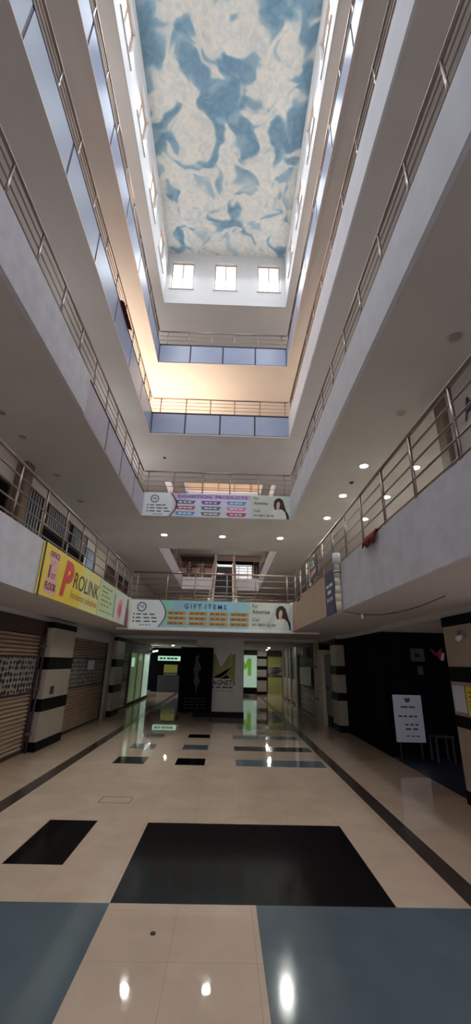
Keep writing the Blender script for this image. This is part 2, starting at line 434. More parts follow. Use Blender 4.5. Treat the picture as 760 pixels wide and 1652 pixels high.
for i, (nm, x0, x1) in enumerate((('wall_left', XWL-.3, XWL), ('wall_right', XWR, XWR+.3))):
    for z0, z1 in ((LV[0][1]-.03, LV[1][0]), (LV[1][1]-.03, LV[2][0]), (LV[2][1]-.03, LV[3][0]), (LV[3][1]-.03, ZR)):
        struct(MB().box(x0, x1, YE, YF, z0, z1).build(nm, M['plaster']))
for z0, z1 in ((LV[0][1]-.03, LV[1][0]), (LV[1][1]-.03, LV[2][0]), (LV[2][1]-.03, LV[3][0])):
    struct(MB().box(XWL, XWR, YF-.3, YF, z0, z1).build('wall_back', M['far_wall']))
struct(MB().box(XWL, XWR, 34.2, 34.4, LV[3][1]-.03, ZR).build('wall_back', M['far_wall']))
struct(MB().box(XWL, XWR, Y2-.25, Y2-.05, LV[3][1]-.03, ZR).build('wall_back', M['plaster']))  # added out-of-view wall that keeps the sun off the top gallery floor

# ------------------------------------------------------------------ railings
def railing(kind, fixed, a0, a1, posts, z0, z1, label, nb=4, hr=.032, br=.015, pr=.024, group='steel gallery railings', ends=()):
    loc = (fixed, a0, z0) if kind != 'b' else (a0, fixed, z0)
    e = thing('gallery_railing', label, 'railing', loc, group)
    P = (lambda a, z: (fixed, a, z)) if kind != 'b' else (lambda a, z: (a, fixed, z))
    MB().tube(P(a0, z1), P(a1, z1), hr, 12).build('handrail', M['steel'], e, True)
    for k in range(nb):
        z = z0+.1+(z1-z0-.1)*k/nb
        MB().tube(P(a0, z), P(a1, z), br, 8).build('crossbar', M['steel'], e, True)
    for a in posts:
        mb = MB().tube(P(a, z0-.02), P(a, z1-.01), pr, 10)
        x, y, z = P(a, z0); mb.tube((x, y, z-.02), (x, y, z+.012), .045, 12)
        mb.build('post', M['steel_d'] if False else M['steel'], e, True)
    return e
sidep = [6.31-1.08*k for k in range(7, 0, -1)]+[6.31+1.08*k for k in range(0, 9)]
r1 = [3.89-1.1*k for k in range(5, 0, -1)]+[3.89+1.1*k for k in range(0, 11)]
r2 = [2.8-1.12*k for k in range(4, 0, -1)]+[2.8+1.12*k for k in range(0, 11)]
l2 = [5.28-1.11*k for k in range(6, 0, -1)]+[5.28+1.11*k for k in range(0, 9)]
for i, (b, t, r) in enumerate(LV):
    n = ORD[i]
    railing('l', XL-.05, YN, YB, (sidep, l2, [x+.4 for x in l2], [x-.3 for x in l2])[i], t, r, 'steel railing on the %s gallery up, left side of the atrium' % n)
    railing('r', XR+.05, YN, YB, (r1, r2, [x+.4 for x in r2], [x-.3 for x in r2])[i], t, r, 'steel railing on the %s gallery up, right side of the atrium' % n)
bp = [[-3.29, -2.2, -1.17, .0, 1.07, 2.22], [-3.3, -2.25, -1.1, 0, 1.15, 2.2], [-3.1, -2.0, -.95, .1, 1.2, 2.3], [-3.1, -2.1, -1.05, 0, 1.1, 2.2]][:]
for i, (b, t, r) in enumerate(LV):
    lab = ['steel railing above the gift items banner', 'steel railing above the exhibition products banner', 'steel railing across the far end, on the lower blue panelled balcony', 'steel railing across the far end, on the topmost blue panelled balcony'][i]
    railing('b', YB+.06, XL, XR, bp[i], t, r, lab, nb=4 if i < 3 else 3, br=.012)
railing('b', Y2-.06, XL, XR, [-3.2, -2.2, -1.3, .9, 1.6, 2.3], LV[0][1], LV[0][1]+.9, 'steel railing at the rear edge of the first bridge, behind the gift items banner')
for s, f, a in (('l', XL-.05, 'left'), ('r', XR+.05, 'right')):
    railing(s, f, Y2, Y3, [Y2+1.2*k for k in range(1, 10)], LV[1][1], LV[1][2], 'far steel railing on the %s side of the escalator well' % a)
railing('b', Y3+.06, XL, -1.0, [-3.2, -2.2, -1.2], LV[1][1], LV[1][2], 'far steel railing left of the escalator top', br=.02)
railing('b', Y3+.06, .7, XR, [.9, 1.6, 2.3], LV[1][1], LV[1][2], 'far steel railing right of the escalator top', br=.02)

# ------------------------------------------------------------------ downlights
def downlight(x, y, z, lit, label, group, r=.105):
    e = thing('downlight', label, 'ceiling light', (x, y, z), group)
    mb = MB(); n = 24; b = len(mb.v)
    for rr, zz in ((r+.03, z), (r+.03, z-.012), (r, z-.016), (r-.012, z-.004)):
        for i in range(n): mb.v.append((x+rr*math.cos(2*math.pi*i/n), y+rr*math.sin(2*math.pi*i/n), zz))
    for k in range(3):
        for i in range(n): mb.f.append((b+k*n+i, b+k*n+(i+1) % n, b+(k+1)*n+(i+1) % n, b+(k+1)*n+i)); mb.mi.append(mb.slot(None))
    mb.build('bezel', M['lampring'], e, True)
    MB().tube((x, y, z-.002), (x, y, z-.018), r-.008, 24).build('diffuser', M['lamp'] if lit else M['lampoff'], e)
z2 = LV[1][0]
for x, w in ((-2.86, 'leftmost'), (-.27, 'middle one'), (2.31, 'rightmost')):
    downlight(x, 17.45, z2, True, 'lit round downlight under the second bridge, %s of three' % w, 'lit downlights under the second bridge', .12)
yw = ['nearest', 'middle one', 'farthest']
for k, y in enumerate((10.2, 12.38, 14.6)):
    downlight(3.74, y, z2, True, 'lit round downlight, %s of the three beside the right atrium edge' % yw[k], 'lit downlights over the right gallery')
    downlight(5.2, y, z2, True, 'lit round downlight seen through the right railing, %s of three' % yw[k], 'lit downlights over the right gallery')
for y, w in ((5.36, 'nearest the camera'), (7.6, 'just before the lit ones')):
    downlight(3.74, y, z2, False, 'unlit round downlight in the right soffit, %s' % w, 'unlit downlights', .11)
for y, w in ((8.13, 'nearest'), (9.19, 'second nearest'), (11.46, 'third nearest'), (13.6, 'farthest')):
    downlight(-5.3, y, z2, False, 'unlit round downlight in the left soffit, %s of four' % w, 'unlit downlights', .1)
for x, y, z, l in ((3.72, 11.32, z2, 'small dark round sensor between the lit downlights of the right soffit'), (-3.1, 17.1, LV[2][0], 'small dark round sensor under the third bridge')):
    e = thing('smoke_sensor', l, 'smoke sensor', (x, y, z))
    MB().tube((x, y, z), (x, y, z-.03), .07, 16, None, .06).build('sensor_base', M['dkgrey'], e, True)
    MB().tube((x, y, z-.03), (x, y, z-.06), .045, 16, None, .02).build('sensor_head', M['brown'], e, True)

# ------------------------------------------------------------------ banners
def portrait(pl, cu, cv, s, parent, c):
    """printed half figure of a woman with long dark hair: flat print shapes"""
    def S(pts): return [(cu+x*s, cv+y*s) for x, y in pts]
    pl.shape(S([(-.02, .30), (.06, .42), (.0, .62), (.03, .86), (.16, .99), (.30, 1.0), (.42, .9), (.50, .62), (.56, .40), (.66, .22), (.70, 0), (.5, 0), (.46, .3)]), c, c+.002, 'print_hair', M['hair'], parent)
    pl.shape(S([(-.20, 0), (-.16, .20), (-.02, .40), (.16, .46), (.36, .46), (.50, .34), (.56, .12), (.56, 0)]), c+.002, c+.004, 'print_blouse', M['blouse'], parent)
    pl.shape(S([(.14, .46), (.12, .62), (.15, .76), (.20, .82), (.25, .82), (.29, .74), (.28, .62), (.25, .52), (.28, .44), (.20, .40)]), c+.004, c+.006, 'print_face', M['skin'], parent)
    pl.shape(S([(-.40, .36), (-.36, .38), (-.16, .17), (-.18, .12)]), c+.004, c+.006, 'print_arm', M['cream'], parent)
def logo(pl, cu, cv, r, parent, c, m):
    mb = MB(); o = circle(cu, cv, r, 28); i = circle(cu, cv, r*.74, 28); b = len(mb.v); n = 28
    mb.v += [tuple(pl.p(x, y, c+.002)) for x, y in o]+[tuple(pl.p(x, y, c+.002)) for x, y in i]
    for k in range(n): mb.f.append((b+k, b+(k+1) % n, b+n+(k+1) % n, b+n+k)); mb.mi.append(mb.slot(None))
    mb.build('logo_ring', m, parent)
    pl.text('ag', cu-r*.5, cv-r*.3, r, r*.65, c+.002, m, parent, 'logo_lettering')
def side_panel(pl, w, hh, e, c, arc_m):
    logo(pl, .42, hh*.73, .17, e, c, M['slate'])
    for k, q in enumerate((.44, .31, .18)):
        pl.lines(.25, (.95, 1.05, 1.1)[k], hh*q, .04, c, M['ink'], e, 3)
        pl.rect(.14, .19, hh*q-.005, hh*q+.045, c, c+.002, 'bullet', M['ink'], e)
    pl.lines(.4, .8, hh*.06, .03, c, M['slate'], e, 4)
    out = [(1.08+.24*math.sin(math.pi*k/14), hh*k/14) for k in range(15)]
    inn = [(1.02+.24*math.sin(math.pi*k/14)-.0, hh*k/14) for k in range(15)]
    pl.shape(out+inn[::-1], c, c+.003, 'curved_stripe', arc_m, e)
# gift items
b, t, r = LV[0]
e = thing('gift_banner', 'long printed banner reading GIFT ITEMS on the first bridge', 'banner', (XL, YB-.04, b))
pl = Plane((XL+.02, YB-.05, b+.02), (1, 0, 0), (0, 0, 1)); W_, H_ = XR-XL-.16, t-b-.02
pl.rect(0, W_, 0, H_, -.03, 0, 'banner_sheet', M['ivory'], e)
pl.shape([(0, 0), (1.05, 0), (1.2, H_*.25), (1.28, H_*.5), (1.2, H_*.75), (1.05, H_), (0, H_)], 0, .001, 'print_panel', M['white'], e)
pl.shape([(1.1, 0), (4.25, 0), (4.3, H_), (1.1, H_), (1.27, H_*.75), (1.33, H_*.5), (1.27, H_*.25)], 0, .001, 'print_panel', M['teal'], e)
pl.shape([(1.1, H_), (1.5, H_), (1.42, H_*.6), (1.42, H_*.2), (1.1, 0), (1.27, H_*.25), (1.33, H_*.5), (1.27, H_*.75)], .001, .002, 'print_panel', M['mint'], e)
side_panel(pl, W_, H_, e, .002, M['slate'])
pl.text('G I F T  I T E M S', 1.95, H_*.70, 1.5, .17, .004, M['ink_blue'], e, bold=.02)
for cidx in range(4):
    for ridx in range(3):
        u0 = 1.36+cidx*.74; v0 = .09+ridx*.175
        pb = pl.rect(u0, u0+.67, v0, v0+.13, .002, .005, 'product_box', M['amber'], e)
        pl.lines(u0+.05, u0+.6, v0+.04, .045, .005, M['amber_d'], pb, 3)
pl.text('For', 4.38, H_*.80, .2, .13, .002, M['ink'], e); pl.text('Advertise', 4.38, H_*.58, .62, .14, .002, M['ink'], e, bold=.01)
pl.text('Call', 4.38, H_*.30, .25, .12, .002, M['ink'], e); pl.text('+91 98371 62488', 4.36, H_*.12, .85, .10, .002, M['ink'], e, bold=.015)
portrait(pl, 5.22, .01, .84, e, .002)
MB().box(XR-.14, XR-.03, YB-.09, YB-.03, b-.02, t+.02).build('edge_board', M['white'], e)
MB().box(XL+.0, XR, YB-.09, YB-.03, b-.05, b+.015).build('lower_rail', M['white'], e)
# exhibition products
b, t, r = LV[1]
e = thing('exhibition_banner', 'long printed banner reading EXHIBITION PRODUCTS on the second bridge', 'banner', (XL, YB-.04, b))
pl = Plane((XL+.1, YB-.05, b), (1, 0, 0), (0, 0, 1)); W_, H_ = XR-XL-.2, t-b
pl.rect(0, W_, 0, H_, -.02, 0, 'banner_sheet', M['ivory'], e)
pl.shape([(0, 0), (.95, 0), (1.1, H_*.25), (1.16, H_*.5), (1.1, H_*.75), (.98, H_), (0, H_)], 0, .001, 'print_panel', M['white'], e)
pl.shape([(1.02, 0), (4.2, 0), (4.2, H_), (1.02, H_), (1.2, H_*.75), (1.25, H_*.5), (1.2, H_*.25)], 0, .001, 'print_panel', M['palelilac'], e)
pl.shape([(1.05, H_), (4.2, H_), (4.2, H_*.80), (1.9, H_*.76), (1.2, H_*.62)], .001, .002, 'print_panel', M['lilac'], e)
side_panel(pl, W_, H_, e, .002, M['maroon'])
pl.text('EXHIBITION  PRODUCTS', 1.32, H_*.80, 2.75, .13, .004, M['purple'], e, bold=.02)
cl = [['skyb', 'grey', 'crimson'], ['crimson', 'slate', 'pink'], ['slate', 'purple', 'skyb']]
for ridx in range(3):
    for cidx in range(3):
        u0 = 1.24+cidx*1.0; v0 = .06+ridx*.235
        pb = pl.shape([(u0+.06, v0), (u0+.72, v0), (u0+.80, v0+.15), (u0, v0+.15)], .002, .005, 'product_box', M[cl[ridx][cidx]], e)
        pl.lines(u0+.14, u0+.68, v0+.05, .05, .005, M['white'], pb, 3)
pl.text('For', 4.32, H_*.82, .2, .11, .002, M['ink'], e); pl.text('Advertise', 4.32, H_*.60, .55, .13, .002, M['ink'], e, bold=.01)
pl.text('Call', 4.32, H_*.28, .24, .12, .002, M['ink'], e); pl.text('+91 98371 62488', 4.3, H_*.09, .8, .09, .002, M['ink'], e, bold=.015)
portrait(pl, 5.10, .01, .88, e, .002)
# yellow advert on the left fascia
e = thing('yellow_banner', 'yellow banner reading PROLINK on the left first-floor fascia', 'banner', (XL+.05, 7.42, 2.77))
pl = Plane((XL+.07, 7.40, 2.78), (0, 1, 0), (0, 0, 1)); H_ = .97
pl.rect(0, 7.45, 0, H_, -.03, 0, 'banner_sheet', M['yellow'], e)
pl.rect(2.2, 3.6, 0, H_, 0, .001, 'print_panel', M['paleyellow'], e)
pl.rect(3.63, 5.2, 0, H_, 0, .001, 'print_panel', M['palegreen'], e)
pl.rect(5.25, 7.4, 0, H_, 0, .001, 'print_panel', M['ivory'], e)
pl.rect(3.6, 3.63, 0, H_, 0, .003, 'panel_joint', M['olive'], e)
pl.rect(5.2, 5.27, .1, .8, 0, .003, 'dark_stripe', M['ink'], e)
pl.rect(0, .03, -.03, H_+.02, 0, .02, 'edge_strip', M['dkgrey'], e)
pl.shape([(.24, .08), (.78, .05), (.8, .3), (.66, .62), (.78, .8), (.72, .9), (.28, .86), (.34, .6)], 0, .001, 'print_patch', M['pinkp'], e)
pl.text('OFFICE', .28, .76, .46, .11, .002, M['maroon'], e)
pl.text('@', .42, .60, .18, .12, .002, M['pinkp'], e)
pl.text('1', .34, .36, .07, .24, .002, M['maroon'], e, bold=.03)
pl.text('ST', .48, .36, .2, .10, .002, M['maroon'], e)
pl.text('FLOOR', .26, .13, .52, .15, .002, M['maroon'], e, bold=.02)
pl.text('P', 1.0, .12, .62, .76, .003, M['red'], e, 'letter_P', shear=.22, bold=.05)
pl.text('ROLINK', 1.68, .38, 1.85, .36, .003, M['ink'], e, shear=.1)
pl.text('business solutions', 1.6, .16, 1.9, .16, .003, M['amber'], e, shear=.3)
for k in range(5): pl.lines(3.85, (4.9, 4.5, 4.7, 5.05, 4.7)[k], .78-.12*k, .05, .003, M['olive'], e, 3)
pl.lines(3.85, 5.1, .14, .04, .003, M['olive'], e, 5)
pl.shape([(5.75, .2), (6.0, .1), (6.2, .3), (6.25, .6), (6.05, .75), (5.8, .65), (5.65, .4)], .001, .004, 'printed_figure', M['pink'], e)
pl.shape([(5.82, .3), (6.0, .2), (6.12, .4), (6.0, .6), (5.85, .55)], .004, .006, 'printed_figure', M['crimson'], e)
pl.shape([(6.7, .0), (7.2, .0), (7.15, .5), (7.0, .86), (6.85, .86), (6.75, .5)], .001, .004, 'printed_figure', M['maroon'], e)
pl.shape([(6.82, .55), (7.1, .55), (7.05, .9), (6.88, .9)], .004, .006, 'printed_figure', M['slate'], e)
# right fascia: cream rolled banner, navy banner, tan banner
e = thing('rolled_banner', 'cream rolled-up banner hanging beside the navy banner on right fascia', 'banner', (XR-.1, 8.85, 2.75))
mb = MB()
for k in range(6):
    z0 = 2.78+k*.165; f = lambda q: .062+.005*((q*7) % 3)
    mb.tube((XR-.10, 8.58+.008*((k*5) % 3), z0), (XR-.10, 8.58+.008*((k*5+5) % 3), z0+.166), f(k), 14, None, f(k+1))
mb.build('roll', M['cream'], e, True)
MB().tube((XR-.10, 8.58, 3.77), (XR-.10, 8.58, 3.98), .09, 12, None, .08).build('roll_top', M['white'], e, True)
MB().tube((XR-.10, 8.58, 3.55), (XR-.10, 8.58, 3.57), .078, 12).build('tie_cord', M['dkgrey'], e, True)
e = thing('navy_banner', 'narrow navy banner with pale text on the right fascia', 'banner', (XR-.04, 9.1, 2.8))
pl = Plane((XR-.07, 9.83, 2.77), (0, -1, 0), (0, 0, 1))
pl.rect(0, .82, 0, 1.0, -.02, 0, 'banner_sheet', M['navybanner'], e)
pl.lines(.1, .72, .62, .07, 0, M['white'], e, 2); pl.lines(.2, .6, .47, .08, 0, M['white'], e, 1); pl.lines(.12, .7, .30, .09, 0, M['lilac'], e, 2)
e = thing('tan_banner', 'long faded tan banner on right fascia beyond the navy banner', 'banner', (XR-.04, 14.8, 2.8))
pl = Plane((XR-.07, 14.85, 2.78), (0, -1, 0), (0, 0, 1))
pl.rect(0, 4.98, 0, .96, -.02, 0, 'banner_sheet', M['tanbanner'], e)
pl.shape([(0, .96), (0, .8), (1.5, .88), (4.98, .86), (4.98, .96)], 0, .002, 'faded_edge', M['tan2'], e)
pl.shape([(0, 0), (1.6, 0), (1.3, .5), (1.6, .96), (1.1, .96), (.9, .4), (0, .3)], 0, .002, 'faded_patch', M['tan2'], e)
e = thing('advert_board', 'small black and white board hung on the right railing near the far corner', 'sign', (XR, 11.5, 4.0))
pl = Plane((XR-.02, 11.95, 3.95), (0, -1, 0), (0, 0, 1))
pl.rect(0, 1.05, 0, .62, -.03, 0, 'board', M['ink'], e); pl.rect(0, .12, -.1, .62, -.03, .01, 'edge_strip', M['cream'], e)
pl.text('a', .3, .34, .5, .2, .001, M['white'], e); pl.shape([(.2, .1), (.9, .16), (.9, .28), (.3, .24)], 0, .003, 'print_patch', M['pinkp'], e)
# red cloth over the kerb
def cloth(x, y0, y1, z, m, label):
    mb = MB(); n = 14; rows = []
    for i in range(n+1):
        y = y0+(y1-y0)*i/n; w = .02*math.sin(i*2.1)
        rows.append([(x+.12, y, z-.02+w), (x+.05, y, z+.05+.5*w+.03*math.sin(i*1.3)), (x-.07, y, z+.04+w), (x-.11-.5*w, y, z-.05), (x-.1+.6*w, y, z-.12-.05*math.sin(i*.9))])
    for i, ro in enumerate(rows): mb.v += ro
    for i in range(n):
        for j in range(4): a = i*5+j; mb.f.append((a, a+1, a+6, a+5)); mb.mi.append(mb.slot(None))
    o = mb.build('folded_cloth', m, None, True); tag(o, label, 'cloth')
    s = o.modifiers.new('s', 'SOLIDIFY'); s.thickness = .012
cloth(XR+.01, 6.25, 6.85, LV[0][1]-.02, M['clothred'], 'crumpled red cloth lying on the right first-floor kerb')
cloth(XL+.02, 9.3, 10.4, LV[2][1]+.07, M['clothred'], 'dark red cloth lying along the left third-floor kerb')

# ------------------------------------------------------------------ first floor left gallery: shop fronts
zf = LV[0][1]-.03
def grille(y0, y1, z0, z1, nb, label, depth=.05):
    e = thing('window_grille', label, 'grille', (XWL, y0, z0), 'grilles of the left first-floor shops')
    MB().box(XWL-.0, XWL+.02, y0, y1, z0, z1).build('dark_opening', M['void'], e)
    f = MB(); f.box(XWL+.02, XWL+.08, y0, y0+.06, z0, z1).box(XWL+.02, XWL+.08, y1-.06, y1, z0, z1).box(XWL+.02, XWL+.08, y0+.06, y1-.06, z1-.06, z1).box(XWL+.02, XWL+.08, y0+.06, y1-.06, z0, z0+.05)
    f.build('grille_frame', M['brown'], e)
    for k in range(nb):
        y = y0+.06+(y1-y0-.12)*(k+.5)/nb
        MB().box(XWL+.03, XWL+.06, y-.035, y+.035, z0+.05, z1-.06).build('grille_bar', M['gbar'], e)
grille(11.1, 12.5, zf, 6.6, 7, 'full-height barred gate on the left first floor')
grille(12.9, 15.0, 5.75, 6.6, 11, 'barred window band right of the tall barred gate, nearer one')
grille(15.2, 17.0, 5.75, 6.6, 10, 'barred window band on left first floor, farther one')
for y0, y1, lab in ((12.9, 15.0, 'nearer'), (15.2, 17.0, 'farther')):
    e = thing('shop_counter', 'black shop opening under the %s barred window band' % lab, 'shop front', (XWL, y0, zf))
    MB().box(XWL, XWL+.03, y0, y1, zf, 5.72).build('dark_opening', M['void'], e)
    MB().box(XWL, XWL+.1, y0-.05, y1+.05, zf, zf+.25).build('counter_base', M['brown'], e)
e = thing('shop_doorway', 'dark doorway with brown frame nearest on left first floor', 'doorway', (XWL, 9.2, zf))
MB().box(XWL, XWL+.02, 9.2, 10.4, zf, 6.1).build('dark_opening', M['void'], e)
MB().box(XWL, XWL+.07, 9.12, 9.2, zf, 6.18).box(XWL, XWL+.07, 10.4, 10.48, zf, 6.18).box(XWL, XWL+.07, 9.2, 10.4, 6.1, 6.18).build('door_frame', M['brown'], e)
o = MB().bbox(XWL, XWL+.35, 10.6, 11.0, zf, LV[1][0], .03).build('wall_pilaster', M['shutter_g']); tag(o, 'brownish pilaster between dark doorway and barred gate', 'pilaster')
e = thing('pale_door', 'pale blue and white door beyond the barred windows', 'door', (XWL, 17.3, zf))
MB().box(XWL, XWL+.05, 17.3, 18.4, zf, 6.2).build('door_leaf', M['gateblue'], e); MB().box(XWL, XWL+.09, 18.4, 18.9, zf, 6.5).build('door_post', M['cream'], e)
for k, (y0, y1) in enumerate(((20.2, 22.2), (22.9, 25))):
    e = thing('brown_door', 'brown framed door on left first floor, %s' % ('nearer of two' if not k else 'farther of two'), 'door', (XWL, y0, zf))
    MB().box(XWL, XWL+.05, y0+.1, y1-.1, zf, 6.1).build('door_leaf', M['door'], e)
    MB().box(XWL, XWL+.09, y0, y0+.1, zf, 6.2).box(XWL, XWL+.09, y1-.1, y1, zf, 6.2).box(XWL, XWL+.09, y0+.1, y1-.1, 6.1, 6.2).build('door_frame', M['brown'], e)
# right first floor: boxed-out shop wall with black letters
e = thing('shop_partition', 'beige boxed-out shop wall with black lettering, right first floor', 'shop wall', (4.4, 7.4, zf))
MB().box(4.4, XWR, YE, 7.0, zf, LV[1][0]).build('partition_wall', M['soffit'], e)
MB().bbox(4.3, 4.75, 7.0, 7.35, zf, LV[1][0], .03).build('partition_post', M['shutter_g'], e)
pl = Plane((4.39, 6.6, 5.6), (0, -1, 0), (0, 0, 1))
pl.text('A', .1, .45, .35, .42, .003, M['ink'], e, bold=.02); pl.text('s', .3, .05, .3, .25, .003, M['ink'], e, bold=.02)

# ------------------------------------------------------------------ far shops on the second floor and the escalator
z = LV[1][1]-.03
e = thing('far_shop_front', 'brown shop front with pale bands left of the escalator top', 'shop front', (XL, 35, z))
for k in range(3):
    x0 = -4.4+k*1.15
    MB().box(x0, x0+.95, 35.48, 35.66, z, z+2.1).build('shutter_leaf', M['door'], e); MB().box(x0+.1, x0+.85, 35.46, 35.5, z+1.0, z+1.5).build('pale_band', M['pinkp'], e)
MB().box(-4.5, -1.1, 35.4, 35.66, z+2.1, z+2.55).build('dark_header', M['brown'], e)
e = thing('far_lit_shop', 'bright lit shop front behind the top of the escalator', 'shop front', (0, 35, z))
MB().box(-.95, 2.2, 35.48, 35.66, z, z+1.9).build('lit_panel', M['pane_far'], e)
MB().box(-1.0, 2.3, 35.4, 35.66, z+1.9, z+2.2).build('dark_header', M['void'], e)
for x in (-.95, .45, 2.2): MB().box(x-.05, x+.05, 35.38, 35.5, z, z+1.9).build('mullion', M['steel_d'], e)
e = thing('far_dark_shop', 'dark shop front with brown panel right of lit shop', 'shop front', (3, 35, z))
MB().box(2.35, 4.6, 35.48, 35.66, z, z+2.2).build('shop_panel', M['brown'], e); MB().box(2.5, 3.2, 35.45, 35.5, z+.4, z+1.6).build('poster_panel', M['door'], e)
# beige wall bays over the far end
e = thing('far_window_wall', 'beige framed window bays high at the far end', 'glazed wall', (0, 34, LV[3][1]))
for k in range(7):
    x0 = -5.2+k*1.45
    MB().box(x0, x0+1.2, 34.1, 34.18, LV[3][1]+.3, LV[3][1]+1.9).build('bay_panel', M['far_wall'], e)
    MB().box(x0+1.2, x0+1.3, 34.0, 34.18, LV[3][1], ZR).build('bay_mullion', M['winframe'], e)
for zz in (.25, 1.05): MB().box(-5.4, 5.2, 34.05, 34.12, LV[3][1]+zz, LV[3][1]+zz+.06).build('bay_transom', M['winframe'], e)

e = thing('escalator', 'cream sided escalator with dark steps rising behind the first bridge', 'escalator', (-.2, 21, LV[0][1]))
za, zb = LV[0][1]-.03, LV[1][1]-.03; ya, yb = 21.0, 28.2
xc, hw = -.2, .52
def prof(y): return za+(zb-za)*min(1, max(0, (y-ya)/(yb-ya)))
for s in (-1, 1):
    x0 = xc+s*hw; x1 = xc+s*(hw+.26)
    mb = MB(); ys = [ya-1.0, ya, yb, yb+1.4]
    for y0, y1 in zip(ys, ys[1:]):
        mb.hexa([(min(x0, x1), y0, prof(y0)-.35 if y0 > ya else za), (max(x0, x1), y0, prof(y0)-.35 if y0 > ya else za), (max(x0, x1), y1, prof(y1)-.35 if y1 > ya else za), (min(x0, x1), y1, prof(y1)-.35 if y1 > ya else za),
                 (min(x0, x1), y0, prof(y0)+.35), (max(x0, x1), y0, prof(y0)+.35), (max(x0, x1), y1, prof(y1)+.35), (min(x0, x1), y1, prof(y1)+.35)])
    mb.build('skirt', M['esc'], e)
    xm = (x0+x1)/2; mb = MB()
    for y0, y1 in zip(ys, ys[1:]):
        mb.hexa([(xm-.06, y0, prof(y0)+.35), (xm+.06, y0, prof(y0)+.35), (xm+.06, y1, prof(y1)+.35), (xm-.06, y1, prof(y1)+.35), (xm-.06, y0, prof(y0)+.9), (xm+.06, y0, prof(y0)+.9), (xm+.06, y1, prof(y1)+.9), (xm-.06, y1, prof(y1)+.9)])
    bal = mb.build('balustrade', M['esc'], e)
    MB().path([(xm, y, prof(y)+.94) for y in ys], .05, 8).build('handrail', M['steel'], bal, True)
mb = MB(); n = 20
for k in range(n):
    y0 = ya+(yb-ya)*k/n; zz = za+(zb-za)*(k+1)/n
    mb.box(xc-hw, xc+hw, y0, y0+(yb-ya)/n, zz-.5, zz)
mb.build('steps', M['step'], e)
MB().box(xc-hw-.3, xc+hw+.3, yb, Y3, zb-.5, zb-.001).build('upper_landing', M['step'], e)
MB().box(xc-hw, xc+hw, yb+.0, yb+.5, zb, zb+.02).build('comb_plate', M['steel_d'], e)

# ------------------------------------------------------------------ ground floor shop lines
BEFORE = set(bpy.data.objects)
zh = 2.42
struct(MB().box(-4.6, SHL, YE, 24.5, zh, LV[0][0]).build('wall_left', M['soffit']))
struct(MB().box(SHR, 4.4, 12.3, 24.5, zh, LV[0][0]).build('wall_right', M['soffit']))
struct(MB().box(SHR+.15, 7.2, YE, 12.3, zh, LV[0][0]).build('wall_right', M['soffit']))
struct(MB().box(-4.9, -4.3, YE, 24.5, 0, zh).build('wall_left', M['dkgrey']))
struct(MB().box(4.2, 4.9, 12.3, 27.2, 0, zh).build('wall_right', M['dkgrey']))
struct(MB().box(-3.82, SHR, YB-.10, YB+.32, 2.42, 2.745).build('wall_back', M['soffit']))
# lowered soffit of the rear corridor
for k, (x, y) in enumerate(((-2.6, 21.5), (2.2, 21.5), (-2.4, 24.6), (2.4, 24.6))):
    downlight(x, y, 2.45, True, 'lit downlight in the low rear corridor ceiling, %s on its %s side' % (('nearer', 'farther')[k//2], ('left', 'right')[k % 2]), 'rear corridor downlights', .06)
struct(MB().box(-4.6, 4.4, YB+.32, 28, 2.45, LV[0][0]).build('ceiling', M['soffit']))
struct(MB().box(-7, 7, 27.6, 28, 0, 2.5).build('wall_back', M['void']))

def shutter(side, y0, y1, z1, label, mk, band=None, box=True):
    x = SHL if side == 'l' else SHR+.0
    s = 1 if side == 'l' else -1    # towards the hall
    e = thing('rolling_shutter', label, 'shutter', (x, y0, 0), 'rolling shutters of the ground-floor shops')
    def slats(z0, z1, name, m):
        mb = MB(); n = max(1, int(round((z1-z0)/.07))); d = (z1-z0)/n
        for k in range(n):
            a = z0+k*d; X0 = x-.05*s
            pr = [(X0, a), (x-.005*s, a+.008), (x+.014*s, a+d*.35), (x+.014*s, a+d*.65), (x-.005*s, a+d-.008), (X0, a+d)]
            b0 = len(mb.v)
            mb.v += [(p, y0+.06, q) for p, q in pr]+[(p, y1-.06, q) for p, q in pr]
            for i in range(5): mb.f.append((b0+i, b0+i+1, b0+i+7, b0+i+6)); mb.mi.append(mb.slot(None))
        mb.build(name, m, e)
    if band:
        slats(.04, band[0], 'lower_slats', M[mk]); slats(band[1], z1, 'upper_slats', M[mk])
        MB().box(x-.03*s, x+.005*s, y0+.06, y1-.06, band[0], band[1]).build('lattice_band', M['lattice'], e)
        MB().box(x-.02*s, x+.03*s, y0+.06, y1-.06, band[0]-.02, band[0]+.02).box(x-.02*s, x+.03*s, y0+.06, y1-.06, band[1]-.02, band[1]+.02).build('band_rail', M['brown'], e)
    else: slats(.04, z1, 'slats', M[mk])
    MB().box(x-.05*s, x+.04*s, y0+.06, y1-.06, 0.0, .05).build('bottom_bar', M['brown'], e)
    MB().box(x-.06*s, x+.05*s, y0, y0+.06, 0, z1).build('guide_rail', M['brown'], e); MB().box(x-.06*s, x+.05*s, y1-.06, y1, 0, z1).build('guide_rail', M['brown'], e)
    MB().box(x-.06*s, x+.07*s, y0, y1, z1, zh).build('shutter_box', M['brown'] if box else M['soffit'], e)
    return e
def column(xa, xb, y0, y1, label, bands, top=zh):
    e = thing('striped_column', label, 'column', (xa, y0, 0), 'beige and black striped stone columns')
    MB().bbox(min(xa, xb), max(xa, xb), y0, y1, 0, top, .012).build('shaft', M['stone'], e)
    for z0, z1 in bands:
        MB().bbox(min(xa, xb)-.008, max(xa, xb)+.008, y0-.008, y1+.008, z0, z1, .012).build('stone_band', M['black'], e)
    return e
S1 = shutter('l', 4.4, 8.95, 2.14, 'nearest beige rolling shutter at left with lattice band and cobwebs', 'shutter', (1.05, 1.72))
BD = [(0, .17), (.70, .93), (1.48, 1.72), (2.3, 2.42)]
